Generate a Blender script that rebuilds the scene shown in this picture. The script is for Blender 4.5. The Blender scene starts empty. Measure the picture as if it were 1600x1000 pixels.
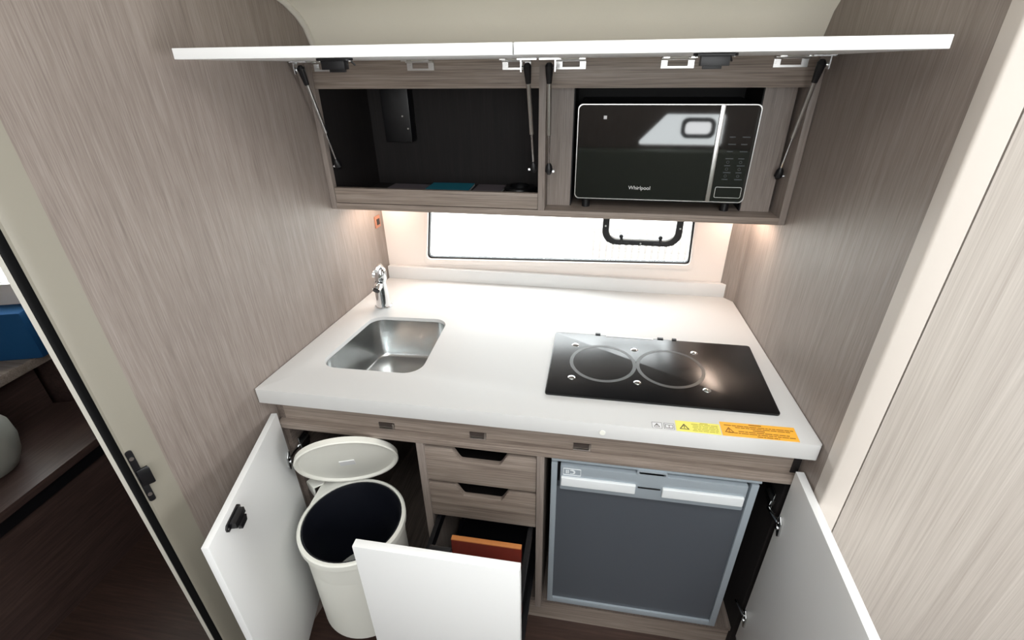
import bpy, bmesh, math, random
from mathutils import Vector, Matrix
random.seed(7)
scene = bpy.context.scene
COL = scene.collection

# ------------------------------------------------------------------ camera
cam_d = bpy.data.cameras.new('camera'); cam = bpy.data.objects.new('camera', cam_d); COL.objects.link(cam)
RIGHT = Vector((0.98572, 0.167719, -0.015068)); FWD = Vector((-0.153681, 0.859403, -0.487656)); UP = Vector((-0.06884, 0.483008, 0.872906))
M = Matrix.Identity(4)
for i in range(3):
    M[i][0] = RIGHT[i]; M[i][1] = UP[i]; M[i][2] = -FWD[i]
M[0][3], M[1][3], M[2][3] = 0.8162, -0.8683, 1.6430
cam.matrix_world = M
cam_d.sensor_fit = 'HORIZONTAL'; cam_d.sensor_width = 36.0; cam_d.lens = 770.394 / 1600 * 36
cam_d.clip_start = 0.02
scene.camera = cam

# ------------------------------------------------------------------ sky, daylight openings, exposure
world = bpy.data.worlds.new('sky'); scene.world = world; world.use_nodes = True
bg = world.node_tree.nodes['Background']
bg.inputs[0].default_value = (0.97, 0.99, 1.0, 1); bg.inputs[1].default_value = 9.0
vs = scene.view_settings
vs.view_transform = 'Standard'; vs.look = 'None'; vs.gamma = 1.0; vs.use_curve_mapping = False
vs.exposure = 0.4

def portal(name, loc, rot, sx, sy):
    l = bpy.data.lights.new(name, 'AREA'); l.shape = 'RECTANGLE'; l.size = sx; l.size_y = sy
    l.cycles.is_portal = True
    o = bpy.data.objects.new(name, l); COL.objects.link(o); o.location = loc; o.rotation_euler = rot
    return o
R90 = math.pi / 2
portal('added_hatch_portal', (1.165, -1.15, 2.39), (0, 0, 0), 1.6, 1.12)
portal('companionway_portal', (2.92, -.6, .8), (0, R90, 0), 1.32, .72)
portal('added_window_portal', (1.0, -2.09, 1.75), (R90, 0, 0), 1.82, .92)
portal('galley_window_portal', (0.68, 0.76, 1.09), (-R90, 0, 0), 0.95, 0.25)

# ------------------------------------------------------------------ materials
def lin(c):
    return tuple(((v / 255) / 12.92 if v / 255 <= 0.04045 else ((v / 255 + 0.055) / 1.055) ** 2.4) for v in c) + (1,)
def mat(name, col, rough=0.5, metal=0.0, bump=0.0, bscale=200, spec=0.5, var=0.0, coat=0.0):
    m = bpy.data.materials.new(name); m.use_nodes = True
    nt = m.node_tree; b = nt.nodes['Principled BSDF']
    b.inputs['Base Color'].default_value = lin(col); b.inputs['Roughness'].default_value = rough
    b.inputs['Metallic'].default_value = metal; b.inputs['Specular IOR Level'].default_value = spec
    b.inputs['Coat Weight'].default_value = coat
    if bump or var:
        tc = nt.nodes.new('ShaderNodeTexCoord'); n = nt.nodes.new('ShaderNodeTexNoise')
        n.inputs['Scale'].default_value = bscale; n.inputs['Detail'].default_value = 3
        nt.links.new(tc.outputs['Object'], n.inputs['Vector'])
        if bump:
            bp = nt.nodes.new('ShaderNodeBump'); bp.inputs['Strength'].default_value = bump; bp.inputs['Distance'].default_value = 0.001
            nt.links.new(n.outputs['Fac'], bp.inputs['Height']); nt.links.new(bp.outputs[0], b.inputs['Normal'])
        if var:
            mx = nt.nodes.new('ShaderNodeMix'); mx.data_type = 'RGBA'
            c = lin(col)
            mx.inputs[6].default_value = tuple(v * (1 - var) for v in c[:3]) + (1,)
            mx.inputs[7].default_value = tuple(min(1, v * (1 + var)) for v in c[:3]) + (1,)
            nt.links.new(n.outputs['Fac'], mx.inputs[0]); nt.links.new(mx.outputs[2], b.inputs['Base Color'])
    return m
def wood(name, dark, mid, light, axis, rough=0.45, freq=1.0, contrast=1.0, along=1.0):
    """laminate with long fine grain along one axis"""
    m = bpy.data.materials.new(name); m.use_nodes = True
    nt = m.node_tree; b = nt.nodes['Principled BSDF']; L = nt.links.new
    tc = nt.nodes.new('ShaderNodeTexCoord')
    def noise(across, al, detail, seed):
        mp = nt.nodes.new('ShaderNodeMapping'); s = [across * freq] * 3; s['xyz'.index(axis)] = al * along
        mp.inputs['Scale'].default_value = s; mp.inputs['Location'].default_value = (seed, seed * 1.7, seed * .6)
        L(tc.outputs['Object'], mp.inputs['Vector'])
        n = nt.nodes.new('ShaderNodeTexNoise'); n.inputs['Scale'].default_value = 1.0; n.inputs['Detail'].default_value = detail
        n.inputs['Roughness'].default_value = 0.6
        L(mp.outputs[0], n.inputs['Vector']); return n
    n1 = noise(260, 7, 4, 3.1); n2 = noise(42, 1.6, 3, 8.3); n3 = noise(520, 16, 2, 5.5)
    def math_(op, a, bb):
        q = nt.nodes.new('ShaderNodeMath'); q.operation = op
        for i, v in enumerate((a, bb)):
            if isinstance(v, (int, float)): q.inputs[i].default_value = v
            else: L(v, q.inputs[i])
        return q.outputs[0]
    s = math_('ADD', math_('MULTIPLY', n1.outputs[0], .5), math_('MULTIPLY', n2.outputs[0], .3))
    s = math_('ADD', s, math_('MULTIPLY', n3.outputs[0], .2))
    s = math_('ADD', math_('MULTIPLY', math_('SUBTRACT', s, .5), contrast), .5)
    cr = nt.nodes.new('ShaderNodeValToRGB'); e = cr.color_ramp.elements
    e[0].position = 0.33; e[0].color = lin(dark); e[1].position = 0.68; e[1].color = lin(light)
    k = cr.color_ramp.elements.new(0.5); k.color = lin(mid)
    L(s, cr.inputs[0]); L(cr.outputs[0], b.inputs['Base Color'])
    bp = nt.nodes.new('ShaderNodeBump'); bp.inputs['Strength'].default_value = 0.25; bp.inputs['Distance'].default_value = 0.0006
    L(s, bp.inputs['Height']); L(bp.outputs[0], b.inputs['Normal'])
    b.inputs['Roughness'].default_value = rough
    return m
def glass_mat(name, tint=(0.97, 0.99, 0.99), gloss=0.06):
    m = bpy.data.materials.new(name); m.use_nodes = True
    nt = m.node_tree; out = nt.nodes['Material Output']; nt.nodes.remove(nt.nodes['Principled BSDF'])
    t = nt.nodes.new('ShaderNodeBsdfTransparent'); t.inputs[0].default_value = tint + (1,)
    g = nt.nodes.new('ShaderNodeBsdfGlossy'); g.inputs['Roughness'].default_value = 0.02
    mx = nt.nodes.new('ShaderNodeMixShader'); mx.inputs[0].default_value = gloss
    nt.links.new(t.outputs[0], mx.inputs[1]); nt.links.new(g.outputs[0], mx.inputs[2]); nt.links.new(mx.outputs[0], out.inputs[0])
    return m
def emit_mat(name, col, s):
    m = bpy.data.materials.new(name); m.use_nodes = True
    b = m.node_tree.nodes['Principled BSDF']; b.inputs['Emission Color'].default_value = lin(col); b.inputs['Emission Strength'].default_value = s
    b.inputs['Base Color'].default_value = lin(col)
    return m

W_VERT = wood('grey_brown_laminate_upright', (112, 101, 95), (138, 127, 120), (160, 150, 143), 'z', contrast=.85, freq=1.5, along=1.6)
W_HORI = wood('grey_brown_laminate_level', (108, 96, 88), (142, 129, 119), (168, 156, 146), 'x', contrast=1.2, along=.8, freq=1.2)
W_PALE = wood('pale_laminate_upright', (152, 143, 135), (174, 166, 158), (192, 185, 177), 'z', contrast=.8, freq=1.4, along=.6)
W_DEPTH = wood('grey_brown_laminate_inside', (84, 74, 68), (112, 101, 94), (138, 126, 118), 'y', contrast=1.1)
W_NIGHT = wood('dark_lining_and_shade', (15, 11, 12), (23, 18, 18), (34, 28, 28), 'z', freq=1.2, rough=.75)  # dark wood in the overhead cabinet, painted shade in the base cabinet
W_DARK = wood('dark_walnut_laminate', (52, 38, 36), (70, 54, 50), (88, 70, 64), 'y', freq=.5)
M_FLOOR = wood('dark_sole_boards', (48, 34, 30), (64, 47, 41), (80, 60, 52), 'x', freq=.5)
M_JAMB = mat('beige_satin_jamb', (145, 140, 128), .45, bump=.05)
M_POST = mat('beige_satin_post', (205, 197, 189), .45, bump=.05)
M_TRIM = mat('pale_edge_trim', (214, 210, 200), .4)
M_LINER = mat('cream_vinyl_liner', (232, 227, 213), .65, bump=.3, bscale=600, var=.03)
M_PANEL = mat('white_wall_liner', (226, 218, 212), .5, bump=.05, bscale=300)
M_WHITE = mat('white_gloss_lacquer', (243, 244, 244), .4)
M_COUNTER = mat('white_solid_surface', (210, 210, 209), .6, spec=.3, bump=.03, bscale=500, var=.012)
M_STEEL = mat('brushed_steel', (198, 200, 200), .22, 1.0, bump=.03, bscale=900)
M_CHROME = mat('chrome', (226, 228, 230), .06, 1.0)
M_SILVER = mat('satin_silver', (205, 204, 202), .3, 1.0)
M_BLACK = mat('black_plastic', (16, 16, 19), .4)
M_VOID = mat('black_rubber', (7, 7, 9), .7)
M_GLASSBLK = mat('black_ceramic_glass', (6, 6, 8), .24, spec=.5)
M_MWGLASS = mat('black_door_glass', (6, 7, 9), .035, spec=.75)
M_RING = mat('grey_printed_ring', (62, 62, 61), .35)
M_STRIKE = mat('dark_strike_plate', (62, 54, 50), .5)
M_MARK = mat('white_print', (232, 232, 232), .5)
M_MARKDIM = mat('dim_grey_print', (70, 76, 80), .5)
M_PLWHITE = mat('white_plastic', (236, 236, 228), .35)
M_LIDIN = mat('cream_plastic', (238, 237, 228), .4)
M_LINERBAG = mat('dark_blue_bin_liner', (8, 11, 22), .5)
M_FRIDGE = mat('silver_grey_fridge_trim', (160, 170, 178), .32, .2)
M_FRIDGEPANEL = mat('charcoal_fridge_panel', (80, 85, 92), .4, .1, bump=.08, bscale=700)
M_HANDLE = mat('frosted_white_handle', (226, 230, 232), .3)
M_YELLOW = mat('yellow_sticker', (240, 232, 112), .5)
M_ORANGE = mat('orange_sticker', (250, 184, 62), .5)
M_PAPER = mat('white_sticker', (226, 226, 228), .5)
M_INK = mat('dark_ink', (60, 54, 44), .6)
M_INKO = mat('brown_ink', (140, 84, 20), .6)
M_INKY = mat('olive_ink', (176, 166, 70), .6)
M_BOARDEDGE = mat('orange_wood_edge', (206, 132, 74), .45, var=.12, bscale=80)
M_BOARD = mat('red_brown_wood', (112, 40, 30), .4, var=.15, bscale=60)
M_TEAL = mat('teal_card', (40, 140, 165), .5)
M_GREYCARD = mat('grey_card', (120, 112, 118), .6)
M_BLUE = mat('blue_upholstery', (0, 72, 122), .8, bump=.4, bscale=900)
M_SEATGREY = mat('grey_moulded_shell', (150, 150, 142), .5, bump=.2, bscale=400)
M_SETTEE = mat('grey_green_upholstery', (128, 134, 122), .85, bump=.4, bscale=700)
M_COPPER = mat('copper_switch', (190, 130, 104), .35, .4)
M_GLASS = glass_mat('window_glass')
M_RAIL = mat('pale_grey_paint', (104, 100, 98), .6)
M_DOCK = mat('pale_dock_concrete', (190, 186, 180), .8)
M_LED = emit_mat('warm_led', (255, 228, 208), 65.0)
M_TINT = glass_mat('tinted_acrylic', (.75, .75, .745), .05)  # tint sets how much light the added hatch lets in
M_TINTS = glass_mat('tinted_side_glass', (.68, .68, .68), .05)  # tint sets the frontal light from the added upper window

# ------------------------------------------------------------------ mesh helpers
class MB:
    def __init__(s): s.v = []; s.f = []
    def add(s, vs, fs):
        o = len(s.v); s.v += [tuple(p) for p in vs]; s.f += [tuple(i + o for i in f) for f in fs]; return s
    def box(s, x0, x1, y0, y1, z0, z1):
        vs = [(x, y, z) for z in (z0, z1) for y in (y0, y1) for x in (x0, x1)]
        return s.add(vs, [(0, 2, 3, 1), (4, 5, 7, 6), (0, 1, 5, 4), (2, 6, 7, 3), (0, 4, 6, 2), (1, 3, 7, 5)])
    def ext(s, poly, vec):
        """extrude a 3D polygon along vec"""
        n = len(poly); v = Vector(vec)
        a = [Vector(p) for p in poly]; b = [p + v for p in a]
        return s.add(a + b, [tuple(range(n))[::-1], tuple(range(n, 2 * n))] + [(i, (i + 1) % n, n + (i + 1) % n, n + i) for i in range(n)])
    def prism(s, poly, z0, z1): return s.ext([(x, y, z0) for x, y in poly], (0, 0, z1 - z0))
    def cyl(s, p0, p1, r0, r1=None, n=20):
        r1 = r0 if r1 is None else r1
        p0 = Vector(p0); p1 = Vector(p1); d = (p1 - p0).normalized()
        u = d.orthogonal().normalized(); w = d.cross(u)
        ring = lambda p, r: [p + (u * math.cos(2 * math.pi * i / n) + w * math.sin(2 * math.pi * i / n)) * r for i in range(n)]
        return s.add(ring(p0, r0) + ring(p1, r1), [tuple(range(n))[::-1], tuple(range(n, 2 * n))] + [(i, (i + 1) % n, n + (i + 1) % n, n + i) for i in range(n)])
    def lathe(s, prof, origin=(0, 0, 0), axis=(0, 0, 1), n=40, close=False):
        o = Vector(origin); d = Vector(axis).normalized(); u = d.orthogonal().normalized(); w = d.cross(u)
        vs = []; fs = []
        for r, h in prof:
            for i in range(n):
                a = 2 * math.pi * i / n; vs.append(o + d * h + (u * math.cos(a) + w * math.sin(a)) * max(r, 1e-5))
        m = len(prof)
        for k in range(m if close else m - 1):
            for i in range(n):
                j = (i + 1) % n; k2 = (k + 1) % m
                fs.append((k * n + i, k * n + j, k2 * n + j, k2 * n + i))
        return s.add(vs, fs)
    def loft(s, rings, cap0=False, cap1=True):
        n = len(rings[0]); vs = [p for r in rings for p in r]; fs = []
        for k in range(len(rings) - 1):
            for i in range(n):
                j = (i + 1) % n; fs.append((k * n + i, k * n + j, (k + 1) * n + j, (k + 1) * n + i))
        if cap0: fs.append(tuple(range(n))[::-1])
        if cap1: fs.append(tuple(range((len(rings) - 1) * n, len(rings) * n)))
        return s.add(vs, fs)
    def tube(s, path, r, n=10, closed=False):
        P = [Vector(p) for p in path]; m = len(P); rings = []
        prev = None
        for i in range(m):
            if closed: t = (P[(i + 1) % m] - P[i - 1]).normalized()
            else: t = (P[min(i + 1, m - 1)] - P[max(i - 1, 0)]).normalized()
            u = t.orthogonal().normalized() if prev is None else (prev - t * prev.dot(t)).normalized()
            prev = u; w = t.cross(u); rr = r[i] if isinstance(r, (list, tuple)) else r
            rings.append([P[i] + (u * math.cos(2 * math.pi * k / n) + w * math.sin(2 * math.pi * k / n)) * rr for k in range(n)])
        if closed: rings.append(rings[0]); return s.loft(rings, False, False)
        return s.loft(rings, True, True)
    def holeplate(s, outer, holes, c0, c1, mp):
        """plate between c0 and c1 with holes; mp(a,b,c) maps plate coordinates to the scene"""
        bm = bmesh.new(); loops = [outer] + holes; es = []
        for lp in loops:
            vv = [bm.verts.new((a, b, 0)) for a, b in lp]
            es += [bm.edges.new((vv[i], vv[(i + 1) % len(vv)])) for i in range(len(vv))]
        bmesh.ops.triangle_fill(bm, use_beauty=True, use_dissolve=False, edges=es)
        bm.verts.index_update(); n = len(bm.verts)
        pts = [(v.co.x, v.co.y) for v in bm.verts]; tri = [tuple(v.index for v in f.verts) for f in bm.faces]
        bm.free()
        vs = [mp(a, b, c0) for a, b in pts] + [mp(a, b, c1) for a, b in pts]
        fs = [t for t in tri] + [tuple(i + n for i in t[::-1]) for t in tri]
        k = 0
        for lp in loops:
            m = len(lp)
            fs += [(k + i, k + (i + 1) % m, n + k + (i + 1) % m, n + k + i) for i in range(m)]; k += m
        return s.add(vs, fs)
    def build(s, name, m, parent=None, bevel=0.0, seg=2, origin=None, angle=35, smooth=True):
        root = parent
        while root is not None and root.parent is not None: root = root.parent
        off = Vector(root.location) if root is not None else (Vector(origin) if origin is not None else Vector((0, 0, 0)))
        me = bpy.data.meshes.new(name); bm = bmesh.new()
        vv = [bm.verts.new(Vector(p) - off) for p in s.v]
        for f in s.f:
            try: bm.faces.new([vv[i] for i in f])
            except ValueError: pass
        bmesh.ops.remove_doubles(bm, verts=bm.verts, dist=1e-6)
        bmesh.ops.recalc_face_normals(bm, faces=bm.faces)
        if bevel:
            es = [e for e in bm.edges if len(e.link_faces) == 2 and e.calc_face_angle(0) > math.radians(40)]
            bmesh.ops.bevel(bm, geom=es, offset=bevel, segments=seg, affect='EDGES', profile=.6, clamp_overlap=True)
        for f in bm.faces: f.smooth = smooth
        for e in bm.edges:
            if len(e.link_faces) != 2 or e.calc_face_angle(0) > math.radians(angle): e.smooth = False
        bm.to_mesh(me); bm.free()
        me.materials.append(m)
        o = bpy.data.objects.new(name, me); COL.objects.link(o)
        if parent is not None: o.parent = parent
        else: o.location = off
        return o
def B(*a): return MB().box(*a)
def arc(cx, cy, r, a0, a1, n): return [(cx + r * math.cos(a0 + (a1 - a0) * i / n), cy + r * math.sin(a0 + (a1 - a0) * i / n)) for i in range(n + 1)]
def rpoly(c, r, n=6):
    """convex polygon with rounded corners"""
    out = []; m = len(c); rs = r if isinstance(r, (list, tuple)) else [r] * m
    for i in range(m):
        p = Vector(c[i]); a = (Vector(c[i - 1]) - p).normalized(); b = (Vector(c[(i + 1) % m]) - p).normalized()
        if rs[i] <= 0: out.append(tuple(p)); continue
        h = a.angle(b) / 2; t = rs[i] / math.tan(h); ce = p + (a + b).normalized() * (rs[i] / math.sin(h))
        s0 = p + a * t - ce; s1 = p + b * t - ce
        a0 = math.atan2(s0.y, s0.x); a1 = math.atan2(s1.y, s1.x)
        while a1 - a0 > math.pi: a1 -= 2 * math.pi
        while a1 - a0 < -math.pi: a1 += 2 * math.pi
        out += [(ce.x + rs[i] * math.cos(a0 + (a1 - a0) * k / n), ce.y + rs[i] * math.sin(a0 + (a1 - a0) * k / n)) for k in range(n + 1)]
    return out
def rrect(x0, x1, y0, y1, r, n=6): return rpoly([(x0, y0), (x1, y0), (x1, y1), (x0, y1)], r, n)
XZ = lambda a, b, c: (a, c, b)
XY = lambda a, b, c: (a, b, c)
YZ = lambda a, b, c: (c, a, b)
def tag(o, label, cat, group=None):
    o['label'] = label; o['category'] = cat
    if group: o['group'] = group
    return o
def thing(name, label, cat, loc=(0, 0, 0), group=None):
    o = bpy.data.objects.new(name, None); COL.objects.link(o); o.location = loc; o.empty_display_size = .05
    return tag(o, label, cat, group)
def struct(o, label=None):
    o['kind'] = 'structure'
    if label: o['label'] = label
    return o
def structroot(name, label, loc=(0, 0, 0)):
    o = bpy.data.objects.new(name, None); COL.objects.link(o); o.location = loc
    return struct(o, label)
def circle(cx, cy, r, n=32): return [(cx + r * math.cos(2 * math.pi * i / n), cy + r * math.sin(2 * math.pi * i / n)) for i in range(n)]

# ------------------------------------------------------------------ plan of the galley
W = 1.32; AL = 0.114; AR = 0.0649          # width at the front, taper of both side walls
xl = lambda y: AL * y
xr = lambda y: W - AR * y
ZC = 0.90; YB = 0.7105                     # worktop height, back wall
YCAB = 0.444                               # front of the wall cabinet

# ------------------------------------------------------------------ setting
o = struct(B(-2.5, 3.0, -2.1, 0.8, -.03, 0).build('floor', M_FLOOR), 'dark wooden cabin floor')
# left wall with pocket-door slot in its end
wl = struct(MB().ext([(xl(-.25), -.25, 0), (xl(.74), .74, 0), (xl(.74) - .038, .74, 0), (xl(-.25) - .038, -.25, 0)], (0, 0, 2.38)).build('wall_left', W_VERT), 'grey brown laminate wall beside the sink')
jp = [(xl(-.25), -.25), (xl(-.292), -.292), (xl(-.30), -.302), (-.0365, -.308), (-.041, -.310), (-.041, -.25)]
struct(MB().prism(jp, 0, 2.38).build('trim_1', M_JAMB, bevel=.0), 'beige rounded jamb at the end of the laminate wall')
struct(MB().prism([(-.041, -.25), (-.041, -.275), (-.063, -.275), (-.063, -.311), (-.0662, -.311), (-.0662, -.25)], 0, 2.38).build('trim_2', M_VOID), 'black slot of the sliding cabin door')
struct(MB().prism([(-.0663, -.25), (-.0663, -.312), (-.0745, -.314), (-.076, -.25)], 0, 2.38).build('trim_3', M_TRIM), 'pale strip along the cabin side of the slot')
# right wall, its beige post and the pale bulkhead panel
wr = struct(MB().ext([(xr(-.023), -.023, 0), (xr(.66), .66, 0), (1.238, .705, 0), (1.238, .74, 0), (1.37, .74, 0), (1.37, -.023, 0)], (0, 0, 2.38)).build('wall_right', W_VERT), 'grey brown laminate wall beside the hob')
struct(MB().prism(rpoly([(1.3205, -.0235), (1.3205, -.06), (1.3625, -.06), (1.3625, -.0235)], [0, .006, 0, 0], 4), 0, 2.38).build('trim_4', M_POST), 'beige corner post between laminate wall and pale panel')
struct(MB().prism([(1.3625, -.03), (1.3625, -.054), (1.3655, -.054), (1.3655, -.03)], 0, 2.38).build('trim_5', M_VOID), 'thin black joint beside the beige post')
struct(B(1.3655, 2.95, -.06, -.03, 0, 2.38).build('wall_bulkhead', W_PALE), 'pale laminate bulkhead panel')
# back wall with window opening
win = rpoly([(.229, .976), (1.130, 1.003), (1.122, 1.205), (.257, 1.205)], .012, 5)
wb = MB().holeplate([(-.05, 0), (1.42, 0), (1.42, 1.76), (-.05, 1.76)], [win], YB, YB + .035, XZ)
struct(wb.build('wall_back', M_PANEL), 'white liner wall behind the worktop')
# ceiling: flat part with an opening for the added deck hatch, and the curved liner that comes down behind the cabinet
cm = MB().holeplate([(-.09, -2.1), (2.95, -2.1), (2.95, -.15), (-.09, -.15)], [rrect(.38, 1.95, -1.7, -.6, .05)], 2.35, 2.39, XY)
cm.box(-.09, 2.95, -.15, -.11, 1.925, 2.39)
prof = [(.53, 1.585), (.508, 1.625), (.492, 1.66), (.476, 1.695), (.452, 1.72), (.415, 1.744), (.36, 1.768), (.28, 1.795), (.15, 1.85), (0, 1.90), (-.08, 1.92), (-.15, 1.93)]
rings = [[(x, y, z) for y, z in prof] for x in (-.09, 2.95)]
n = len(prof)
cm.add(rings[0] + rings[1] + [(x, y + .02, z + .035) for x in (-.09, 2.95) for y, z in prof],
       [(i, i + 1, n + i + 1, n + i) for i in range(n - 1)] + [(2 * n + i, 2 * n + i + 1, 3 * n + i + 1, 3 * n + i) for i in range(n - 1)])
struct(cm.build('ceiling', M_LINER), 'cream vinyl ceiling liner curving down behind the cabinet')
# pale edging along the top of the left wall
ed = MB()
pts = [(xl(y) + .003, y - .002, z - .004) for y, z in prof[1:10]]
ed.tube(pts, .0085, 8)
struct(ed.build('trim_6', M_TRIM), 'pale edging where the left wall meets the ceiling liner')
# saloon behind the photographer
wo = MB().holeplate([(-.09, 0), (2.95, 0), (2.95, 2.38), (-.09, 2.38)], [rpoly([(1.06, .99), (1.66, .99), (1.66, 1.20), (1.26, 1.20)], .02), rrect(.1, 1.9, 1.3, 2.2, .08)], -2.1, -2.05, XZ)
struct(wo.build('wall_opposite', W_VERT), 'laminate wall on the other side of the saloon')
struct(MB().holeplate([(-2.1, 0), (-.03, 0), (-.03, 2.38), (-2.1, 2.38)], [[(-.95, .15), (-.25, .15), (-.25, 1.45), (-.95, 1.45)]], 2.9, 2.95, YZ).build('wall_aft', W_VERT), 'laminate bulkhead with the open companionway')
struct(MB().ext([(-.076, y, z) for y, z in ((-2.1, 0), (-1.0, 0), (-1.0, 1.88), (-.32, 1.88), (-.32, 2.38), (-2.1, 2.38))], (.036, 0, 0)).build('wall_forward', W_VERT), 'laminate bulkhead around the cabin doorway')

# ------------------------------------------------------------------ galley window with its opening port
w1 = structroot('window_1', 'long clear window below the wall cabinet', (.68, YB, .97))
def scaled(poly, k):
    cx = sum(p[0] for p in poly) / len(poly); cy = sum(p[1] for p in poly) / len(poly)
    return [(cx + (p[0] - cx) * k[0], cy + (p[1] - cy) * k[1]) for p in poly]
MB().holeplate(scaled(win, (1.028, 1.16)), [win], YB - .005, YB, XZ).build('frame', M_PANEL, w1, bevel=.0015)
MB().holeplate(scaled(win, (.9985, .995)), [scaled(win, (.988, .955))], YB + .004, YB + .02, XZ).build('seal', M_VOID, w1)
port = rrect(.839, 1.091, 1.062, 1.24, .045, 8); porti = rrect(.860, 1.070, 1.080, 1.222, .032, 8)
MB().holeplate(scaled(win, (.985, .95)), [porti], YB + .010, YB + .014, XZ).build('pane', M_GLASS, w1)
pf = MB().holeplate(port, [porti], YB - .006, YB + .024, XZ).build('port_frame', M_BLACK, w1, bevel=.003)
MB().prism([(.858, YB + .016), (1.072, YB + .016), (1.072, YB + .02), (.858, YB + .02)], 1.078, 1.2).build('port_pane', M_GLASS, pf)
MB().tube([(x, YB - .002, z) for x, z in porti], .003, 6, True).build('port_seal', M_SILVER, pf)
for x in (.905, 1.028):
    MB().cyl((x, YB - .008, 1.075), (x - .003, YB - .014, 1.088), .0045).lathe([(0, -.006), (.006, -.005), (.0075, 0), (.006, .005), (0, .006)], (x - .004, YB - .015, 1.096), (0, 1, 0), 14).build('latch', M_BLACK, pf)
    B(x - .022, x + .022, YB - .011, YB - .006, 1.064, 1.074).build('latch_plate', M_BLACK, pf, bevel=.001)
for x, z in ((.849, 1.125), (1.082, 1.125), (.965, 1.07)):
    MB().cyl((x, YB - .008, z), (x, YB - .0055, z), .003, n=10).build('screw', M_SILVER, pf)
# opposite window
w2 = structroot('window_2', 'window with a small opening port across the saloon', (1.4, -2.05, .99))
MB().holeplate(rpoly([(1.07, .995), (1.655, .995), (1.655, 1.195), (1.265, 1.195)], .02), [rrect(1.39, 1.58, 1.06, 1.155, .03)], -2.085, -2.08, XZ).build('pane', M_GLASS, w2)
MB().holeplate(rrect(1.37, 1.60, 1.04, 1.175, .045), [rrect(1.395, 1.575, 1.065, 1.15, .03)], -2.09, -2.05, XZ).build('port_frame', M_BLACK, w2)
w3 = structroot('window_3_added', 'added tinted deck hatch over the saloon, out of view', (1.16, -1.15, 2.35))  # unseen hatch added for light from above
B(.37, 1.96, -1.71, -.59, 2.365, 2.371).build('pane', M_TINT, w3)
w4 = structroot('window_4_added', 'added long tinted upper window of the saloon, out of view', (1.16, -2.08, 1.3))  # unseen window added to light the galley fronts
B(.09, 1.91, -2.08, -2.074, 1.29, 2.21).build('pane', M_TINTS, w4)
se = thing('settee', 'grey green settee below the far saloon window', 'sofa', (1.3, -1.8, 0))
B(.2, 2.6, -2.045, -1.93, .42, .97).build('backrest', M_SETTEE, se, bevel=.02)
B(.2, 2.6, -1.93, -1.5, .36, .46).build('seat', M_SETTEE, se, bevel=.02)
B(.2, 2.6, -2.045, -1.52, 0, .36).build('base', W_DARK, se)
# what stands outside the window
struct(B(-6, 8, 2.2, 12, -.1, 0).build('ground', M_DOCK), 'pale quay outside the window')
rl = thing('railing', 'pale slatted railing standing outside the window', 'railing', (1.1, 3.0, 0))
for z in (.02, .34): B(.78, 1.66, 3.0, 3.02, z - .012, z + .012).build('rail', M_RAIL, rl)
for i in range(17):
    x = .80 + i * .052
    B(x, x + .022, 3.0, 3.015, 0, .32).build('slat', M_RAIL, rl)

# ------------------------------------------------------------------ forward cabin seen through the doorway
Pb = Vector((-1.09, .334, 0)); db = Vector((-.954, -.30, 0)); nb = Vector((.30, -.954, 0))
def cabin(a, b, c): return tuple(Pb + db * a - nb * c + Vector((0, 0, b)))
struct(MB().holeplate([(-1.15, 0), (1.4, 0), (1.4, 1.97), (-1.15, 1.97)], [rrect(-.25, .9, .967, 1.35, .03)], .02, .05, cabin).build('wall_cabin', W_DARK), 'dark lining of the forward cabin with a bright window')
w5 = structroot('window_5', 'bright window of the forward cabin', cabin(.3, .967, .03))
MB().holeplate(rrect(-.245, .895, .972, 1.345, .03), [], .030, .034, cabin).build('pane', M_GLASS, w5)
struct(B(-2.5, -.078, -2.1, .8, 1.93, 1.97).build('ceiling', M_LINER), 'cream ceiling of the forward cabin')
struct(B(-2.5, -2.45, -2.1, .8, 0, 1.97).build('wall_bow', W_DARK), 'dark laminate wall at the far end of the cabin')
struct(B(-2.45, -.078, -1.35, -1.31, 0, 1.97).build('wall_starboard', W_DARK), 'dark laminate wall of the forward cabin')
struct(MB().ext([cabin(-.1, .892, .0195), cabin(-.1, .966, .0195), cabin(-.1, .966, .002), cabin(-.1, .892, .002)], db * 1.3).build('trim_7', M_PANEL), 'pale ledge below the cabin window')
tag(MB().ext([cabin(-.02, .71, .018), cabin(-.02, .89, .018), cabin(-.02, .89, -.07), cabin(-.02, .71, -.07)], db * 1.1).build('cushion', M_BLUE, bevel=.012, origin=cabin(.4, .71, 0)), 'dark blue upholstered cushion under the cabin window', 'cushion')
pl = thing('step_platform', 'dark wooden stepped platform inside the forward cabin', 'platform', (-1.2, 0, 0))
MB().prism([(-1.9, -.9), (-.83, -.9), (-.83, .38), (-1.9, .04)], 0, .47).build('riser', W_DARK, pl)
MB().prism([(-1.9, -.9), (-.80, -.9), (-.80, .385), (-1.9, .04)], .47, .50).build('tread', W_DARK, pl, bevel=.003)
B(-.83, -.816, -.9, .34, .42, .468).build('nosing', M_BLACK, pl)
sh = thing('cabin_shelf', 'grey brown wooden shelf beside the blue cushion', 'shelf', (-1.5, 0, .5))
MB().prism([(-1.104, -.6), (-1.09, .32), (-1.9, .08), (-1.9, -.6)], .675, .71).build('top', W_HORI, sh, bevel=.002)
MB().prism([(-1.9, -.6), (-1.14, -.6), (-1.14, .28), (-1.9, .04)], .50, .675).build('base', W_DARK, sh)
st = thing('moulded_seat', 'pale grey rounded seat with white top on the dark platform', 'seat', (-.99, -.047, .50))
MB().lathe([(.0, 0), (.055, 0), (.07, .01), (.09, .05), (.10, .10), (.097, .15), (.08, .185), (.0, .19)], (-.99, -.047, .50)).build('shell', M_SEATGREY, st)
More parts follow.
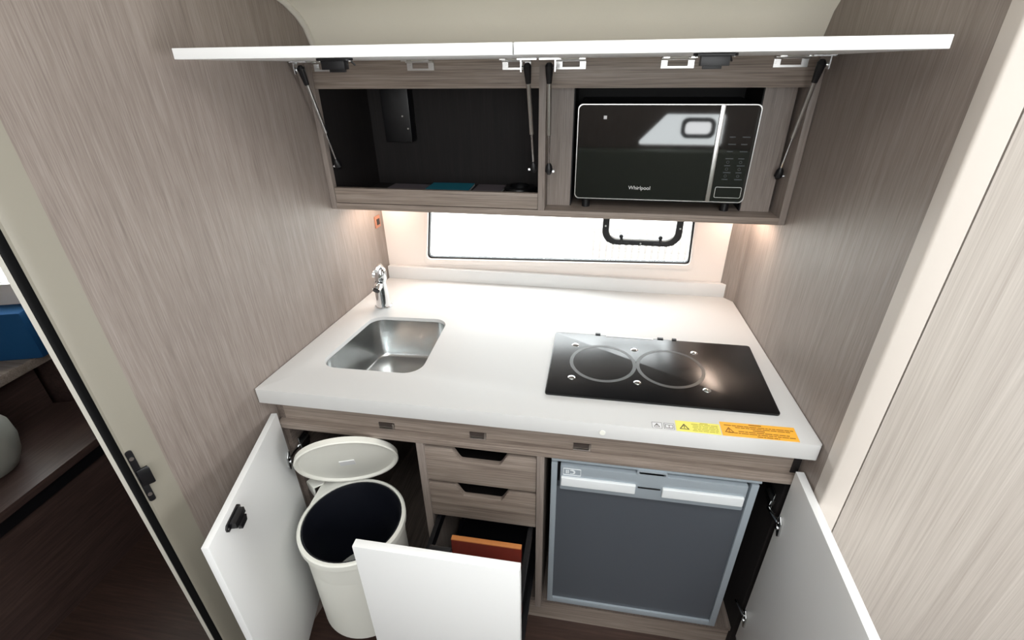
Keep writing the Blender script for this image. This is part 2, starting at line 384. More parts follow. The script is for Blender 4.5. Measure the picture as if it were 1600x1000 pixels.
MB().lathe([(0, .188), (.08, .188), (.09, .20), (.092, .225), (.083, .245), (.05, .255), (0, .257)], (-.99, -.047, .50)).build('cushion', M_PLWHITE, st)
# strike plate of the sliding door on the jamb
sp = thing('door_strike', 'black metal strike plate with catch on the beige jamb', 'strike plate', (-.035, -.300, .91))
def jm(a, b, c):   # a along the jamb edge, b up, c outwards
    return tuple(Vector((-.0352, -.3035, 0)) + Vector((.55, .83, 0)).normalized() * a + Vector((.83, -.55, 0)).normalized() * c + Vector((0, 0, b)))
MB().holeplate(rrect(-.006, .006, .843, .977, .005), [rrect(-.003, .003, .895, .925, .001)], 0, .0025, jm).build('plate', M_BLACK, sp, bevel=.0006)
MB().ext([jm(-.003, .888, .0025), jm(.016, .886, .0025), jm(.018, .890, .006), jm(.018, .926, .006), jm(.016, .930, .0025), jm(-.003, .928, .0025)], Vector(jm(0, 0, .004)) - Vector(jm(0, 0, 0))).build('catch', M_BLACK, sp, bevel=.001)
B(-.0385, -.0345, -.3085, -.3055, .893, .927).build('catch_edge', M_CHROME, sp)
for z in (.862, .958): MB().cyl(jm(0, z, .002), jm(0, z, .004), .004, n=12).build('screw', M_SILVER, sp)

# ------------------------------------------------------------------ worktop, upstand, sink, faucet
sinkq = [(.105, .118), (.392, .122), (.386, .416), (.146, .404)]
hole = rpoly(sinkq, [.045, .05, .04, .045], 8)
wt = thing('worktop', 'white solid surface worktop with sink cut-out', 'worktop', (.66, .35, .858))
outer = rpoly([(.003, 0), (W - .002, 0), (xr(YB) - .002, YB), (xl(YB) + .002, YB)], [.003, .006, 0, 0], 4)
MB().holeplate(outer, [hole], .858, ZC, XY).build('slab', M_COUNTER, wt, bevel=.0025)
MB().prism([(xl(.69) + .003, .6905), (xr(.69) - .003, .6905), (1.236, .7045), (1.236, YB - .001), (xl(YB) + .004, YB - .001)], ZC, .947).build('upstand', M_COUNTER, wt, bevel=.0012)
MB().cyl((.864, -.0015, .875), (.864, .001, .875), .0065, n=20).build('screw_cap', M_PLWHITE, wt)
sk = thing('sink', 'brushed steel rectangular sink set into the worktop', 'sink', (.257, .265, .70))
cx = sum(p[0] for p in hole) / len(hole); cy = sum(p[1] for p in hole) / len(hole)
rg = lambda k, z: [(cx + (p[0] - cx) * k, cy + (p[1] - cy) * k, z) for p in hole]
MB().loft([rg(.993, .857), rg(.993, .8895), rg(.985, .8895), rg(.975, .82), rg(.955, .775), rg(.940, .764), rg(.90, .759), rg(.5, .755), rg(.13, .753)], False, True).build('bowl', M_STEEL, sk, angle=50)
MB().lathe([(.0, .001), (.020, .001), (.026, .003), (.030, .003), (.032, .0005)], (cx, cy, .7535), n=28).build('drain', M_CHROME, sk)
fa = thing('faucet', 'small chrome mixer faucet behind the sink', 'faucet', (.15, .475, ZC))
MB().lathe([(0, 0), (.027, 0), (.027, .004), (.0245, .006), (.0232, .012), (.0205, .06), (.0188, .088), (.0188, .092), (0, .092)], (.15, .475, ZC), n=32).build('body', M_CHROME, fa)
MB().lathe([(0, 0), (.0185, 0), (.0195, .004), (.0185, .028), (.014, .04), (0, .045)], (.152, .477, .993), (.08, .1, 1), n=28).build('cap', M_CHROME, fa)
MB().tube([(.156, .487, 1.028), (.160, .470, 1.045), (.163, .448, 1.050), (.166, .425, 1.047)], [.009, .008, .007, .006], 12).build('lever', M_CHROME, fa)
MB().tube([(.150, .470, .975), (.150, .460, .980), (.150, .450, .979), (.149, .441, .973)], [.0145, .014, .0135, .013], 16).build('spout', M_CHROME, fa)
MB().cyl((.1492, .4425, .9735), (.149, .4385, .971), .0105, n=18).build('aerator', M_BLACK, fa)
MB().tube([(.150, .480, 1.005), (.138, .478, 1.012), (.128, .474, 1.014)], [.013, .0135, .012], 16).build('shower_socket', M_CHROME, fa)

# ------------------------------------------------------------------ hob
hb = thing('hob', 'black glass two-zone hob set into the white worktop', 'hob', (.99, .23, ZC))
MB().prism(rrect(.7225, 1.2585, .0856, .3796, .008), ZC, ZC + .006).build('glass', M_GLASSBLK, hb, bevel=.0022)
for x in (.860, 1.032):
    MB().lathe([(.0775, 0), (.0865, 0), (.0865, .0003), (.0775, .0003)], (x, .236, ZC + .006), n=64, close=True).build('cooking_zone_ring', M_RING, hb)
for x, y in ((.784, .316), (.945, .313), (1.104, .32), (.783, .159), (.946, .161), (1.11, .154)):
    MB().lathe([(0, .0025), (.004, .0024), (.0085, .001), (.0095, 0)], (x, y, ZC + .006), n=22).build('fiddle_socket', M_CHROME, hb)
for x0, x1 in ((.838, .852), (1.012, 1.028), (1.052, 1.064)):
    B(x0, x1, .379, .386, ZC, ZC + .008).build('edge_clip', M_BLACK, hb)
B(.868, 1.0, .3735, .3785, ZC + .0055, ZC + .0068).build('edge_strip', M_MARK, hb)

# ------------------------------------------------------------------ stickers in front of the hob
def tri_outline(mb, cx, cy, s, z, w=.0016):
    a = [(cx, cy + s * .6), (cx - s * .62, cy - s * .45), (cx + s * .62, cy - s * .45)]
    mb.holeplate(a, [[(cx + (p[0] - cx) * .74, cy - .001 + (p[1] - cy) * .68) for p in a]], z, z + .0003, XY)
    mb.box(cx - s * .05, cx + s * .05, cy - s * .12, cy + s * .22, z, z + .0003); mb.box(cx - s * .05, cx + s * .05, cy - s * .3, cy - s * .2, z, z + .0003)
def sticker(name, label, cat, quad, m, ink, pr, group=None):
    c = (sum(p[0] for p in quad) / 4, sum(p[1] for p in quad) / 4)
    t = thing(name, label, cat, (c[0], c[1], ZC), group)
    MB().prism(quad, ZC, ZC + .0006).build('sheet', m, t)
    mb = MB(); pr(mb); mb.build('print', ink, t); return t
def pr1(mb):
    tri_outline(mb, .981, .0135, .011, ZC + .0006)
    mb.holeplate([(.9705, .004), (.992, .004), (.992, .0235), (.9705, .0235)], [[(.9712, .0047), (.9913, .0047), (.9913, .0228), (.9712, .0228)]], ZC + .0006, ZC + .0009, XY)
def pr2(mb):
    mb.holeplate([(.9965, .004), (1.0185, .004), (1.0185, .0235), (.9965, .0235)], [[(.9972, .0047), (1.0178, .0047), (1.0178, .0228), (.9972, .0228)]], ZC + .0006, ZC + .0009, XY)
    mb.holeplate([(.999, .008), (1.0075, .0075), (1.016, .008), (1.016, .019), (1.0075, .0185), (.999, .019)], [[(1.0, .009), (1.007, .0085), (1.007, .0175), (1.0, .018)], [(1.008, .0085), (1.015, .009), (1.015, .018), (1.008, .0175)]], ZC + .0006, ZC + .0009, XY)
sticker('safety_sticker', 'small white square sticker with black warning triangle on worktop edge', 'sticker', [(.970, .0035), (.9925, .0035), (.9925, .024), (.970, .024)], M_PAPER, M_INK, pr1)
sticker('manual_sticker', 'small white square sticker with open book symbol on worktop edge', 'sticker', [(.996, .0035), (1.019, .0035), (1.019, .024), (.996, .024)], M_PAPER, M_INK, pr2)
def lines(mb, x0, x1, ys, z, h, rnd):
    for y in ys:
        x = x0 + rnd.random() * .004
        while x < x1:
            w = .004 + rnd.random() * .012
            mb.box(x, min(x + w, x1), y, y + h, z, z + .0003); x += w + .0016
rnd = random.Random(3)
def pr3(mb): tri_outline(mb, 1.040, .017, .017, ZC + .0006)
ys_ = sticker('yellow_warning_sticker', 'yellow warning sticker with black triangle between white and orange stickers', 'sticker', [(1.022, .0025), (1.1165, .0025), (1.1165, .0365), (1.022, .0365)], M_YELLOW, M_INK, pr3)
mb = MB(); lines(mb, 1.056, 1.112, [.007 + .0052 * i for i in range(5)], ZC + .0006, .0016, rnd); mb.box(1.075, 1.092, .0322, .0340, ZC + .0006, ZC + .0009); mb.build('text_lines', M_INKY, ys_)
def pr4(mb): tri_outline(mb, 1.135, .021, .016, ZC + .0006)
os_ = sticker('orange_warning_sticker', 'orange warning sticker with printed text lines near the worktop corner', 'sticker', [(1.1185, .002), (1.274, .0045), (1.275, .0495), (1.1185, .047)], M_ORANGE, M_INKO, pr4)
mb = MB(); lines(mb, 1.124, 1.270, [.036], ZC + .0006, .002, rnd); lines(mb, 1.148, 1.262, [.0305], ZC + .0006, .002, rnd); lines(mb, 1.150, 1.258, [.0185], ZC + .0006, .002, rnd); lines(mb, 1.128, 1.268, [.0125], ZC + .0006, .002, rnd); lines(mb, 1.19, 1.235, [.0065], ZC + .0006, .002, rnd)
mb.box(1.180, 1.206, .0425, .045, ZC + .0006, ZC + .0009); mb.box(1.185, 1.209, .0245, .0268, ZC + .0006, ZC + .0009); mb.build('text_lines', M_INKO, os_)

# ------------------------------------------------------------------ base cabinet
YF = .03
bc = thing('base_cabinet', 'grey brown galley base cabinet with opened white doors', 'cabinet', (.66, .35, 0))
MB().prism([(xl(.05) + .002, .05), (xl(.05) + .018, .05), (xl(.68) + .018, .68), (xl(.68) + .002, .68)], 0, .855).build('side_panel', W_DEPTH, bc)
MB().prism([(xr(.05) - .018, .05), (xr(.05) - .002, .05), (xr(.68) - .002, .68), (xr(.68) - .018, .68)], 0, .855).build('side_panel', W_NIGHT, bc)  # shade beside the fridge put into the colour of this panel
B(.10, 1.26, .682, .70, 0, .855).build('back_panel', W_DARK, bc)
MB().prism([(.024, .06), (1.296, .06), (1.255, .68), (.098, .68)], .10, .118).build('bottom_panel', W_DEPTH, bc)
B(.012, 1.308, .07, .085, 0, .10).build('plinth', W_HORI, bc)
B(.008, 1.312, .052, .066, .769, .858).build('top_rail', W_HORI, bc)
B(.012, 1.310, YF, .095, .750, .769).build('top_board', W_HORI, bc, bevel=.001)
for x0, x1 in ((.397, .417), (.712, .731)):
    B(x0, x1, YF, .68, .118, .750).build('partition', W_VERT, bc, bevel=.001)
for x in (.315, .559, .821):
    B(x - .021, x + .021, .049, .0522, .776, .788).build('strike', M_STRIKE, bc)
    mb = MB(); mb.box(x - .021, x + .021, .046, .052, .770, .773); mb.box(x + .017, x + .021, .046, .052, .773, .788); mb.build('strike_lip', M_SILVER, bc)
# wooden drawers with scooped fronts
def drawer(z0, z1):
    zs = z1 - .036
    sc = [(.4165, z0), (.7105, z0), (.7105, z1), (.640, z1)]
    def s_curve(xa, za, xb, zb, n=8):
        return [(xa + (xb - xa) * i / n, za + (zb - za) * (0.5 - 0.5 * math.cos(math.pi * i / n))) for i in range(n + 1)]
    sc += s_curve(.640, z1, .612, zs)[1:] + s_curve(.515, zs, .487, z1) + [(.4165, z1)]
    f = MB().ext([(x, .036, z) for x, z in sc], (0, .016, 0)).build('drawer_front', W_HORI, bc, bevel=.0012)
    mb = MB(); mb.box(.425, .435, .052, .60, z0 + .01, z1 - .03); mb.box(.692, .702, .052, .60, z0 + .01, z1 - .03); mb.box(.435, .692, .052, .60, z0 + .01, z0 + .018); mb.box(.435, .692, .59, .60, z0 + .018, z1 - .03)
    mb.build('drawer_box', W_NIGHT, f)  # shade inside the drawers put into the colour
drawer(.616, .733); drawer(.478, .602)
# left door, swung open
D0 = Vector((.021, .028, 0)); dd = Vector((.2525, -.9676, 0)).normalized(); dn = Vector((.9676, .2525, 0)).normalized()
P = lambda a, c, z: tuple(D0 + dd * a + dn * c + Vector((0, 0, z)))
dl = MB().ext([P(0, 0, .135), P(.402, 0, .135), P(.402, -.015, .135), P(0, -.015, .135)], (0, 0, .803 - .135)).build('door', M_WHITE, bc, bevel=.0015)
def latch(pt, par, name='latch'):
    """push latch: pt(a along, c out, b across)"""
    mb = MB()
    mb.ext([pt(a, 0, b) for a, b in ((-.033, -.007), (-.028, -.013), (.028, -.013), (.034, -.006), (.034, .0), (.028, .006), (-.028, .006), (-.033, .0))], Vector(pt(0, .004, 0)) - Vector(pt(0, 0, 0)))
    mb.ext([pt(a, .004, b) for a, b in ((-.022, -.011), (.022, -.011), (.022, .004), (-.022, .004))], Vector(pt(0, .014, 0)) - Vector(pt(0, 0, 0)))
    mb.ext([pt(a, .014, b) for a, b in ((-.016, .002), (-.014, .015), (.010, .015), (.014, .002))], Vector(pt(0, .009, 0)) - Vector(pt(0, 0, 0)))
    mb.cyl(pt(.024, .002, .004), pt(.030, .012, .012), .0018, n=8)
    l = mb.build(name, M_BLACK, par, bevel=.0008)
    for a in (-.028, .029): MB().cyl(pt(a, .003, -.003), pt(a, .0055, -.003), .0026, n=10).build('latch_screw', M_SILVER, par)
latch(lambda a, c, b: P(.31 - a, c, .772 - b), dl)
def door_hinge(par, pt):
    """concealed hinge: plate on the door, arm reaching into the cabinet"""
    MB().ext([pt(a, 0, b) for a, b in ((.004, .020), (.012, .026), (.026, .014), (.030, -.022), (.022, -.030), (.010, -.010))], Vector(pt(0, .004, 0)) - Vector(pt(0, 0, 0))).build('hinge', M_STEEL, par, bevel=.0008)
    mb = MB(); mb.cyl(pt(.012, .004, .006), pt(-.030, .016, .008), .0045, n=12); mb.cyl(pt(.018, .003, -.006), pt(.018, .008, -.006), .005, n=12)
    mb.build('hinge_arm', M_CHROME, par)
for z in (.651, .26): door_hinge(dl, lambda a, c, b, z=z: P(a, c, z + b))
for x, y, sgn, z in ((xl(.09) + .019, .085, 1, .66), (xr(.09) - .019, .085, -1, .655)):
    mb = MB(); mb.box(min(x, x + sgn * .004), max(x, x + sgn * .004), y - .022, y + .022, z - .03, z + .025); mb.box(min(x, x + sgn * .012), max(x, x + sgn * .012), y - .028, y + .015, z - .008, z + .008)
    mb.build('hinge_plate', M_STEEL, bc, bevel=.001)
# right door, open at a right angle
dr = B(1.2985, 1.3165, -.545, .028, .135, .795).build('door', M_WHITE, bc, bevel=.0015)
for z in (.632, .25): door_hinge(dr, lambda a, c, b, z=z: (1.2985 - c, .028 - a, z + b))
latch(lambda a, c, b: (1.2985 - c, -.45 + a, .772 - b), dr)
# pulled-out centre unit
po = B(.391, .722, -.308, -.290, .135, .794).build('pull_out_front', M_WHITE, bc, bevel=.0015)
mb = MB()
for x in (.428, .690): mb.box(x, x + .012, -.29, .55, .435, .470); mb.box(x, x + .012, -.29, .55, .20, .215)
mb.build('runner', M_BLACK, po)
B(.440, .690, -.285, .50, .195, .205).build('tray', M_BLACK, po)
latch(lambda a, c, b: (.559 + a, -.290 + c, .772 - b), po)
# chopping board standing in the pull-out
cb = thing('chopping_board', 'red brown wooden board with orange edge standing in pull-out drawer', 'chopping board', (.59, -.05, .205))
B(.495, .684, -.052, -.038, .205, .496).build('face', M_BOARD, cb, bevel=.001)
B(.495, .684, -.052, -.038, .496, .500).build('edge', M_BOARDEDGE, cb, bevel=.0012)

# ------------------------------------------------------------------ waste bin
bn = thing('waste_bin', 'white round waste bin with raised lid and dark liner', 'bin', (.219, -.05, .16))
BC = Vector((.219, -.05, 0)); RB = .143
MB().lathe([(0, .16), (.112, .16), (.117, .165), (RB - .006, .50), (RB, .505), (RB, .522), (RB - .004, .525), (RB - .010, .525), (RB - .010, .19), (0, .185)], BC, n=56).build('body', M_PLWHITE, bn)
MB().lathe([(0, .20), (RB - .018, .20), (RB - .012, .512), (RB - .011, .5215), (RB - .015, .5225), (RB - .018, .512), (RB - .022, .206), (0, .206)], BC, n=56).build('liner', M_LINERBAG, bn)
a0 = math.atan2(-.03, -.14); 
fl = [(BC.x + (RB - .003) * math.cos(t), BC.y + (RB - .003) * math.sin(t)) for t in [math.radians(187 - i * 10) for i in range(10)]]
MB().prism([(.074, .062), (.115, .085)] + fl[::-1], .506, .522).build('mounting_flange', M_PLWHITE, bn, bevel=.002)
mb = MB(); mb.ext([(.028, .050, .524), (.060, .030, .524), (.082, .050, .524), (.078, .066, .524), (.040, .080, .524)], (0, 0, .004)); mb.ext([(.028, .050, .495), (.058, .031, .480), (.060, .030, .524), (.028, .050, .524)], (.002, .004, 0))
mb.build('bracket', M_PLWHITE, bn, bevel=.001)
H = Vector((.170, .088, .528)); uc = Vector((.342, -.94, 0)).normalized(); th = math.radians(66)
u = uc * math.cos(th) + Vector((0, 0, 1)) * math.sin(th); nin = uc * math.sin(th) - Vector((0, 0, 1)) * math.cos(th)
LC = H + u * .141
MB().lathe([(0, .010), (.07, .0085), (.112, .006), (.124, .006), (.1285, .012), (.133, .013), (.136, .010), (.135, -.004), (.119, -.012), (.06, -.018), (0, -.019)], LC, nin, n=56).build('lid', M_LIDIN, bn)
ax = Vector((.94, .342, 0)).normalized()
MB().cyl(H - ax * .022, H + ax * .022, .006, n=14).build('lid_hinge', M_PLWHITE, bn)
pc = LC + nin * .0095
MB().ext([pc + ax * a + u * b for a, b in ((-.02, -.014), (.02, -.014), (.02, .014), (-.02, .014))], nin * .002).build('lid_label', M_MARK, bn)

# ------------------------------------------------------------------ refrigerator
rf = thing('refrigerator', 'compact fridge with charcoal door and silver trim in cabinet', 'fridge', (.994, .3, .118))
B(.757, 1.232, .055, .60, .122, .742).build('body', M_BLACK, rf)
MB().box(.749, 1.239, .03, .07, .742, .7485).build('top_trim', M_FRIDGE, rf, bevel=.001)
for x in (.752, .99, 1.222): B(x, x + .014, .058, .59, .118, .122).build('foot', M_BLACK, rf)
mb = MB()
mb.box(.749, .764, .030, .055, .16, .735); mb.box(1.219, 1.236, .030, .055, .16, .735); mb.box(.764, 1.219, .030, .055, .16, .18)
mb.build('door_frame', M_FRIDGE, rf, bevel=.0015)
B(.764, 1.219, .036, .055, .18, .650).build('door_panel', M_FRIDGEPANEL, rf)
hd = B(.772, 1.211, .024, .054, .653, .734).build('header', M_FRIDGE, rf, bevel=.003)
for x0, x1 in ((.775, .957), (1.020, 1.207)):
    B(x0, x1, .017, .026, .672, .701).build('handle', M_HANDLE, rf, bevel=.003, seg=3)
B(.962, 1.016, .0225, .0245, .690, .694).build('header_groove', M_BLACK, hd)
mb = MB(); mb.holeplate(rrect(.955, 1.028, .731, .745, .006), [rrect(.960, 1.023, .734, .742, .003)], .024, .032, XZ)
mb.build('top_latch', M_FRIDGE, rf, bevel=.0008)
B(.960, 1.023, .031, .034, .733, .743).build('latch_recess', M_BLACK, rf)
mb = MB(); mb.holeplate(rrect(.779, .823, .706, .728, .002), [rrect(.7802, .8218, .7072, .7268, .0015)], .0225, .0241, XZ)
cres = [(.801 + .008 * math.cos(t), .717 + .007 * math.sin(t)) for t in [math.radians(-120 + i * 20) for i in range(13)]] + [(.799 + .0062 * math.cos(t), .7165 + .0056 * math.sin(t)) for t in [math.radians(118 - i * 19.6) for i in range(13)]]
mb.ext([(x, .0225, z) for x, z in cres], (0, .0016, 0)); mb.box(.786, .789, .0225, .0241, .712, .722); mb.box(.7905, .793, .0225, .0241, .712, .722)
mb.build('emblem', M_HANDLE, hd)

# ------------------------------------------------------------------ wall cabinet
wc = thing('overhead_cabinet', 'grey brown wall cabinet with both white flaps raised', 'cabinet', (.67, .57, 1.23))
ZB, ZT = 1.23, 1.615
xa, xb = xl(YCAB), xr(YCAB); xa2, xb2 = xl(.70), xr(.70)
MB().prism([(xa + .001, YCAB), (xa + .017, YCAB), (xa2 + .017, .70), (xa2 + .001, .70)], ZB, ZT).build('side_panel', W_VERT, wc, bevel=.0008)
MB().prism([(xb - .017, YCAB), (xb - .001, YCAB), (xb2 - .001, .70), (xb2 - .017, .70)], ZB, ZT).build('side_panel', W_VERT, wc, bevel=.0008)
MB().prism([(xa + .017, YCAB), (xb - .017, YCAB), (xb2 - .017, .69), (xa2 + .017, .69)], ZB, ZB + .018).build('bottom_panel', W_HORI, wc, bevel=.0008)
MB().prism([(xa + .017, YCAB + .02), (xb - .017, YCAB + .02), (xb2 - .017, .69), (xa2 + .017, .69)], ZT - .016, ZT).build('top_panel', W_HORI, wc)
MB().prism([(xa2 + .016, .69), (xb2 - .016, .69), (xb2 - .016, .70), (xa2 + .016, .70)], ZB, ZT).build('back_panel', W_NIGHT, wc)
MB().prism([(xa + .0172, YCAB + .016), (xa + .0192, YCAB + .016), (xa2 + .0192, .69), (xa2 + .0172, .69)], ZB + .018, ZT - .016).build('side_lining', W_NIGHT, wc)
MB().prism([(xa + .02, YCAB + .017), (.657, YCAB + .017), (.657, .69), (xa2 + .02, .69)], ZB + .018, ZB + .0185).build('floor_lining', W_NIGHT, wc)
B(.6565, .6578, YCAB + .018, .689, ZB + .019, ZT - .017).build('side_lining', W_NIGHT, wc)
B(.658, .676, YCAB, .69, ZB + .018, ZT - .016).build('divider', W_VERT, wc, bevel=.0008)
B(xa + .018, xb - .018, YCAB + .003, YCAB + .020, 1.549, ZT).build('top_rail', W_HORI, wc, bevel=.0008)
MB().prism([(xa + .019, YCAB + .001), (.657, YCAB + .001), (.657, YCAB + .016), (xa + .021, YCAB + .016)], ZB + .020, 1.292).build('front_lip', W_HORI, wc, bevel=.0008)
B(.677, .741, .498, .514, ZB + .018, 1.598).build('filler_panel', W_VERT, wc)
B(1.191, 1.262, .498, .514, ZB + .018, 1.598).build('filler_panel', W_VERT, wc)
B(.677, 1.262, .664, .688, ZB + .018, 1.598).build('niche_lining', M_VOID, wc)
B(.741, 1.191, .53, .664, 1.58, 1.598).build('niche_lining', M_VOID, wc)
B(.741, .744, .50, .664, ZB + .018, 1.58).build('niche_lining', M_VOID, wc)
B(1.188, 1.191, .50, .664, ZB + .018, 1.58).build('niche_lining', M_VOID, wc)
# two raised flaps
def flap(x0, x1):
    pr = [(.432, 1.6135), (.0165, 1.6285), (.0172, 1.6465), (.4327, 1.6315)]
    return MB().ext([(x0, y, z) for y, z in pr], (x1 - x0, 0, 0)).build('flap_door', M_WHITE, wc, bevel=.0012)
f1 = flap(xa, .6655); f2 = flap(.6685, xb)
def flap_hinge(x0, x1, par):
    zt = 1.611
    mb = MB()
    mb.holeplate([(x0, 1.590), (x1, 1.590), (x1, zt), (x0, zt)], [[(x0 + .014, 1.5945), (x1 - .014, 1.5945), (x1 - .014, zt - .004), (x0 + .014, zt - .004)]], YCAB - .0005, YCAB + .0028, XZ)
    for xx in (x0 + .007, x1 - .007): mb.cyl((xx, YCAB - .002, 1.5995), (xx, YCAB, 1.5995), .0036, n=12)
    mb.cyl((x0, .437, 1.611), (x0 + .014, .437, 1.611), .0045, n=12); mb.cyl((x1 - .014, .437, 1.611), (x1, .437, 1.611), .0045, n=12); mb.cyl((x0 + .01, .437, 1.6105), (x1 - .01, .437, 1.6105), .003, n=10)
    mb.box(x0, x0 + .014, .405, .437, 1.6115, 1.6145); mb.box(x1 - .014, x1, .405, .437, 1.6115, 1.6145)
    mb.build('hinge', M_SILVER, par)
for a, b, p in ((.078, .147, f1), (.328, .397, f1), (.569, .638, f1), (.699, .768, f2), (.939, 1.012, f2), (1.181, 1.252, f2)): flap_hinge(a, b, p)
for x, p in ((.335, f1), (.985, f2)):
    latch(lambda a, c, b, x=x: (x + a, .065 + b * 1.2, 1.6265 - c), p)
def strut(top, bot, side):
    T = Vector(top); Bt = Vector(bot); d = (Bt - T)
    m1 = T + d * .12; m2 = T + d * .62; m3 = T + d * .93
    cy = MB().cyl(m1, m2, .0052, n=16).build('gas_strut', M_SILVER, wc)
    MB().cyl(m2, m3, .0026, n=12).build('rod', M_CHROME, cy)
    dn_ = d.normalized()
    MB().tube([T - dn_ * .010, T - dn_ * .004, T + dn_ * .012, m1 + dn_ * .004], [.005, .0095, .0085, .0062], 14).build('end_fitting', M_BLACK, cy)
    MB().tube([m3 - dn_ * .004, m3 + dn_ * .004, Bt, Bt + dn_ * .008], [.004, .0085, .010, .005], 14).build('end_fitting', M_BLACK, cy)
    mb = MB(); mb.lathe([(0, -.005), (.004, -.003), (.005, 0), (.004, .003), (0, .005)], T + Vector((side * .012, 0, 0)), (1, 0, 0), 12); mb.box(T.x + side * .014 - .0012, T.x + side * .014 + .0012, T.y - .008, T.y + .008, T.z - .008, 1.612)
    mb.box(T.x - .022, T.x + .022, T.y - .012, T.y + .012, 1.6125, 1.6155)
    mb.build('bracket', M_CHROME, cy)
    MB().cyl(Bt, Bt + Vector((side * .014, 0, 0)), .004, n=10).build('ball_stud', M_CHROME, cy)
strut((.076, .385, 1.596), (.086, .462, 1.349), -1)
strut((.638, .385, 1.596), (.646, .446, 1.356), -1)
strut((.688, .385, 1.596), (.688, .428, 1.356), 1)
strut((1.262, .395, 1.596), (1.258, .478, 1.346), 1)
# contents of the left compartment
jb = thing('junction_box', 'black box with screws on the back of the open compartment', 'junction box', (.20, .665, 1.39))
B(.160, .245, .645, .69, 1.385, 1.555).build('case', M_BLACK, jb, bevel=.003)
for x, z in ((.222, 1.46), (.236, 1.425)): MB().cyl((x, .643, z), (x, .646, z), .0025, n=10).build('screw', M_SILVER, jb)
def booklet(name, label, quad, m, h):
    c = (sum(p[0] for p in quad) / 4, sum(p[1] for p in quad) / 4)
    t = thing(name, label, 'booklet', (c[0], c[1], ZB + .0186))
    MB().prism(quad, ZB + .0186, ZB + .018 + h).build('pages', M_PAPER, t)
    MB().prism(quad, ZB + .018 + h, ZB + .020 + h).build('cover', m, t)
booklet('booklet', 'grey paper booklet lying left of the teal one in the cabinet', [(.155, .56), (.275, .55), (.285, .66), (.165, .665)], M_GREYCARD, .004)
booklet('booklet', 'teal booklet lying in the open left cabinet compartment', [(.285, .54), (.425, .545), (.425, .685), (.290, .68)], M_TEAL, .006)
booklet('booklet', 'grey blue booklet lying right of the teal one in the cabinet', [(.435, .55), (.525, .55), (.530, .68), (.440, .68)], M_GREYCARD, .005)
tag(MB().lathe([(.032, 0), (.045, .002), (.048, .009), (.045, .016), (.032, .018), (.034, .009)], (.58, .63, ZB + .018), n=28, close=True).build('cable_roll', M_BLACK, origin=(.58, .63, ZB + .018)), 'small black roll lying beside the cabinet divider', 'cable')
# lamps under the wall cabinet
for x, lb in ((.132, 'slim warm strip lamp under the cabinet near the sink'), (1.242, 'slim warm strip lamp under the cabinet near the hob')):
    t = thing('cabinet_lamp', lb, 'lamp', (x, .58, 1.222), 'lamps under the wall cabinet')
    MB().holeplate(rrect(x - .011, x + .011, .49, .67, .004), [rrect(x - .0075, x + .0075, .494, .666, .003)], 1.221, 1.23, XY).build('housing', M_SILVER, t)
    B(x - .0075, x + .0075, .494, .666, 1.223, 1.229).build('lens', M_LED, t)
tag(B(.275, .335, .60, .62, 1.215, 1.23).build('blind_bracket', W_HORI, origin=(.305, .61, 1.215)), 'small wooden block under the cabinet at the window corner', 'bracket')
sw = thing('wall_switch', 'small copper coloured switch on the left wall under cabinet', 'switch', (.075, .675, 1.10))
q = lambda y, z, c: (xl(y) + c, y, z)
MB().ext([q(.655, 1.10, 0), q(.685, 1.10, 0), q(.685, 1.14, 0), q(.655, 1.14, 0)], (.004, 0, 0)).build('plate', M_COPPER, sw, bevel=.0008)
MB().ext([q(.662, 1.11, .004), q(.678, 1.11, .004), q(.678, 1.13, .004), q(.662, 1.13, .004)], (.002, 0, 0)).build('rocker', M_BLACK, sw)

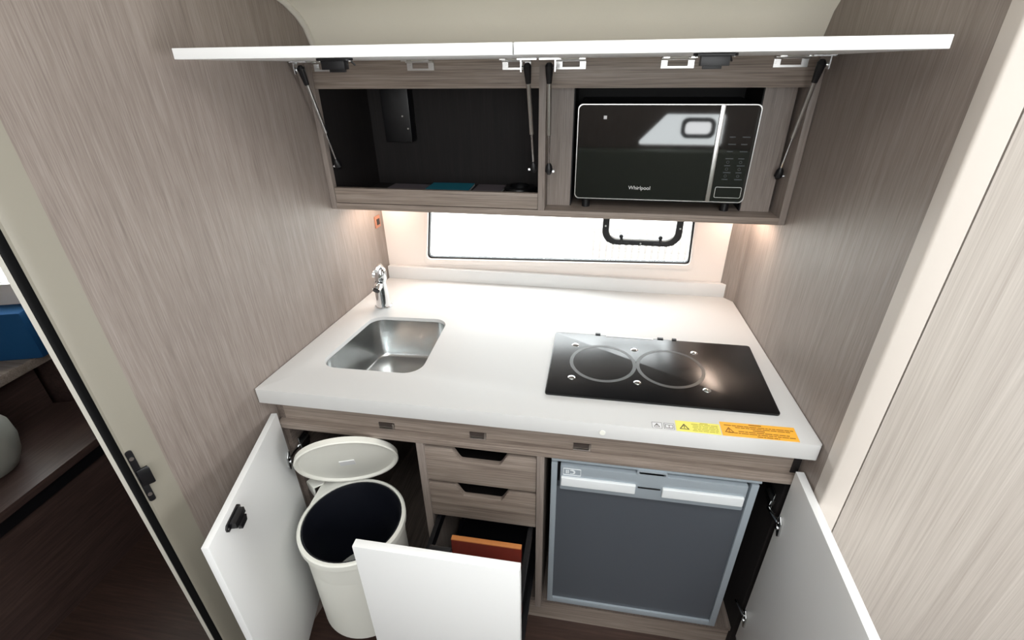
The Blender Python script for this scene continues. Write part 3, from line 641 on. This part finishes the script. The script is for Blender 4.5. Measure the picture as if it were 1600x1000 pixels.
# ------------------------------------------------------------------ microwave
mw = thing('microwave', 'black glass microwave with thin white outline in the wall cabinet', 'microwave', (.97, .55, ZB + .018))
YM = .47
B(.760, 1.178, YM + .018, .655, 1.268, 1.512).build('body', M_BLACK, mw, bevel=.003)
for x in (.785, 1.15):
    for y in (.50, .63): MB().cyl((x, y, ZB + .018), (x, y, 1.268), .011, n=14).build('foot', M_BLACK, mw)
fr = rrect(.754, 1.186, 1.277, 1.512, .012, 6)
MB().holeplate(fr, [scaled(fr, (.9905, .9825))], YM - .0008, YM + .004, XZ).build('outline_trim', M_SILVER, mw)
dx = MB().ext([(x, YM, z) for x, z in rpoly([(.7558, 1.2788), (1.0915, 1.2788), (1.0915, 1.5102), (.7558, 1.5102)], [.01, 0, 0, .01], 5)], (0, .018, 0)).build('door', M_MWGLASS, mw)
MB().ext([(x, YM, z) for x, z in rpoly([(1.1035, 1.2788), (1.1842, 1.2788), (1.1842, 1.5102), (1.1035, 1.5102)], [0, .01, .01, 0], 5)], (0, .018, 0)).build('control_panel', M_MWGLASS, mw)
B(1.092, 1.103, YM - .004, YM + .018, 1.2785, 1.5105).build('handle_strip', M_SILVER, mw, bevel=.0015)
mb = MB(); mb.holeplate(rrect(1.112, 1.177, 1.289, 1.317, .004), [rrect(1.1133, 1.1757, 1.2903, 1.3157, .003)], YM - .0006, YM, XZ); mb.build('button_outline', M_SILVER, mw)
mb = MB()
for r in range(7):
    for c in range(2):
        z = 1.335 + r * .017; x = 1.124 + c * .030
        mb.box(x, x + .014 + .004 * ((r + c) % 2), YM - .0003, YM, z, z + .0022)
        if r < 3: mb.holeplate(circle(x + .007, z + .0095, .0035, 12), [circle(x + .007, z + .0095, .0026, 12)], YM - .0003, YM, XZ)
mb.build('panel_print', M_MARKDIM, mw)
mb = MB(); mb.box(.818, .826, YM - .0004, YM, 1.477, 1.485); mb.build('energy_mark', M_MARK, dx)
def text(s, size, loc, rot, m, parent, name, depth=.0003):
    c = bpy.data.curves.new(name, 'FONT'); c.body = s; c.size = size; c.extrude = depth; c.align_x = 'CENTER'
    t = bpy.data.objects.new(name, c); COL.objects.link(t)
    dg = bpy.context.evaluated_depsgraph_get(); dg.update()
    me = bpy.data.meshes.new_from_object(t.evaluated_get(dg)); bpy.data.objects.remove(t)
    me.transform(Matrix.Translation(Vector(loc)) @ rot.to_4x4())
    mb = MB(); mb.add([v.co for v in me.vertices], [tuple(p.vertices) for p in me.polygons])
    return mb.build(name, m, parent)
text('Whirlpool', .0135, (.923, YM - .0004, 1.3045), Matrix.Rotation(R90, 3, 'X'), M_MARK, dx, 'brand_lettering')
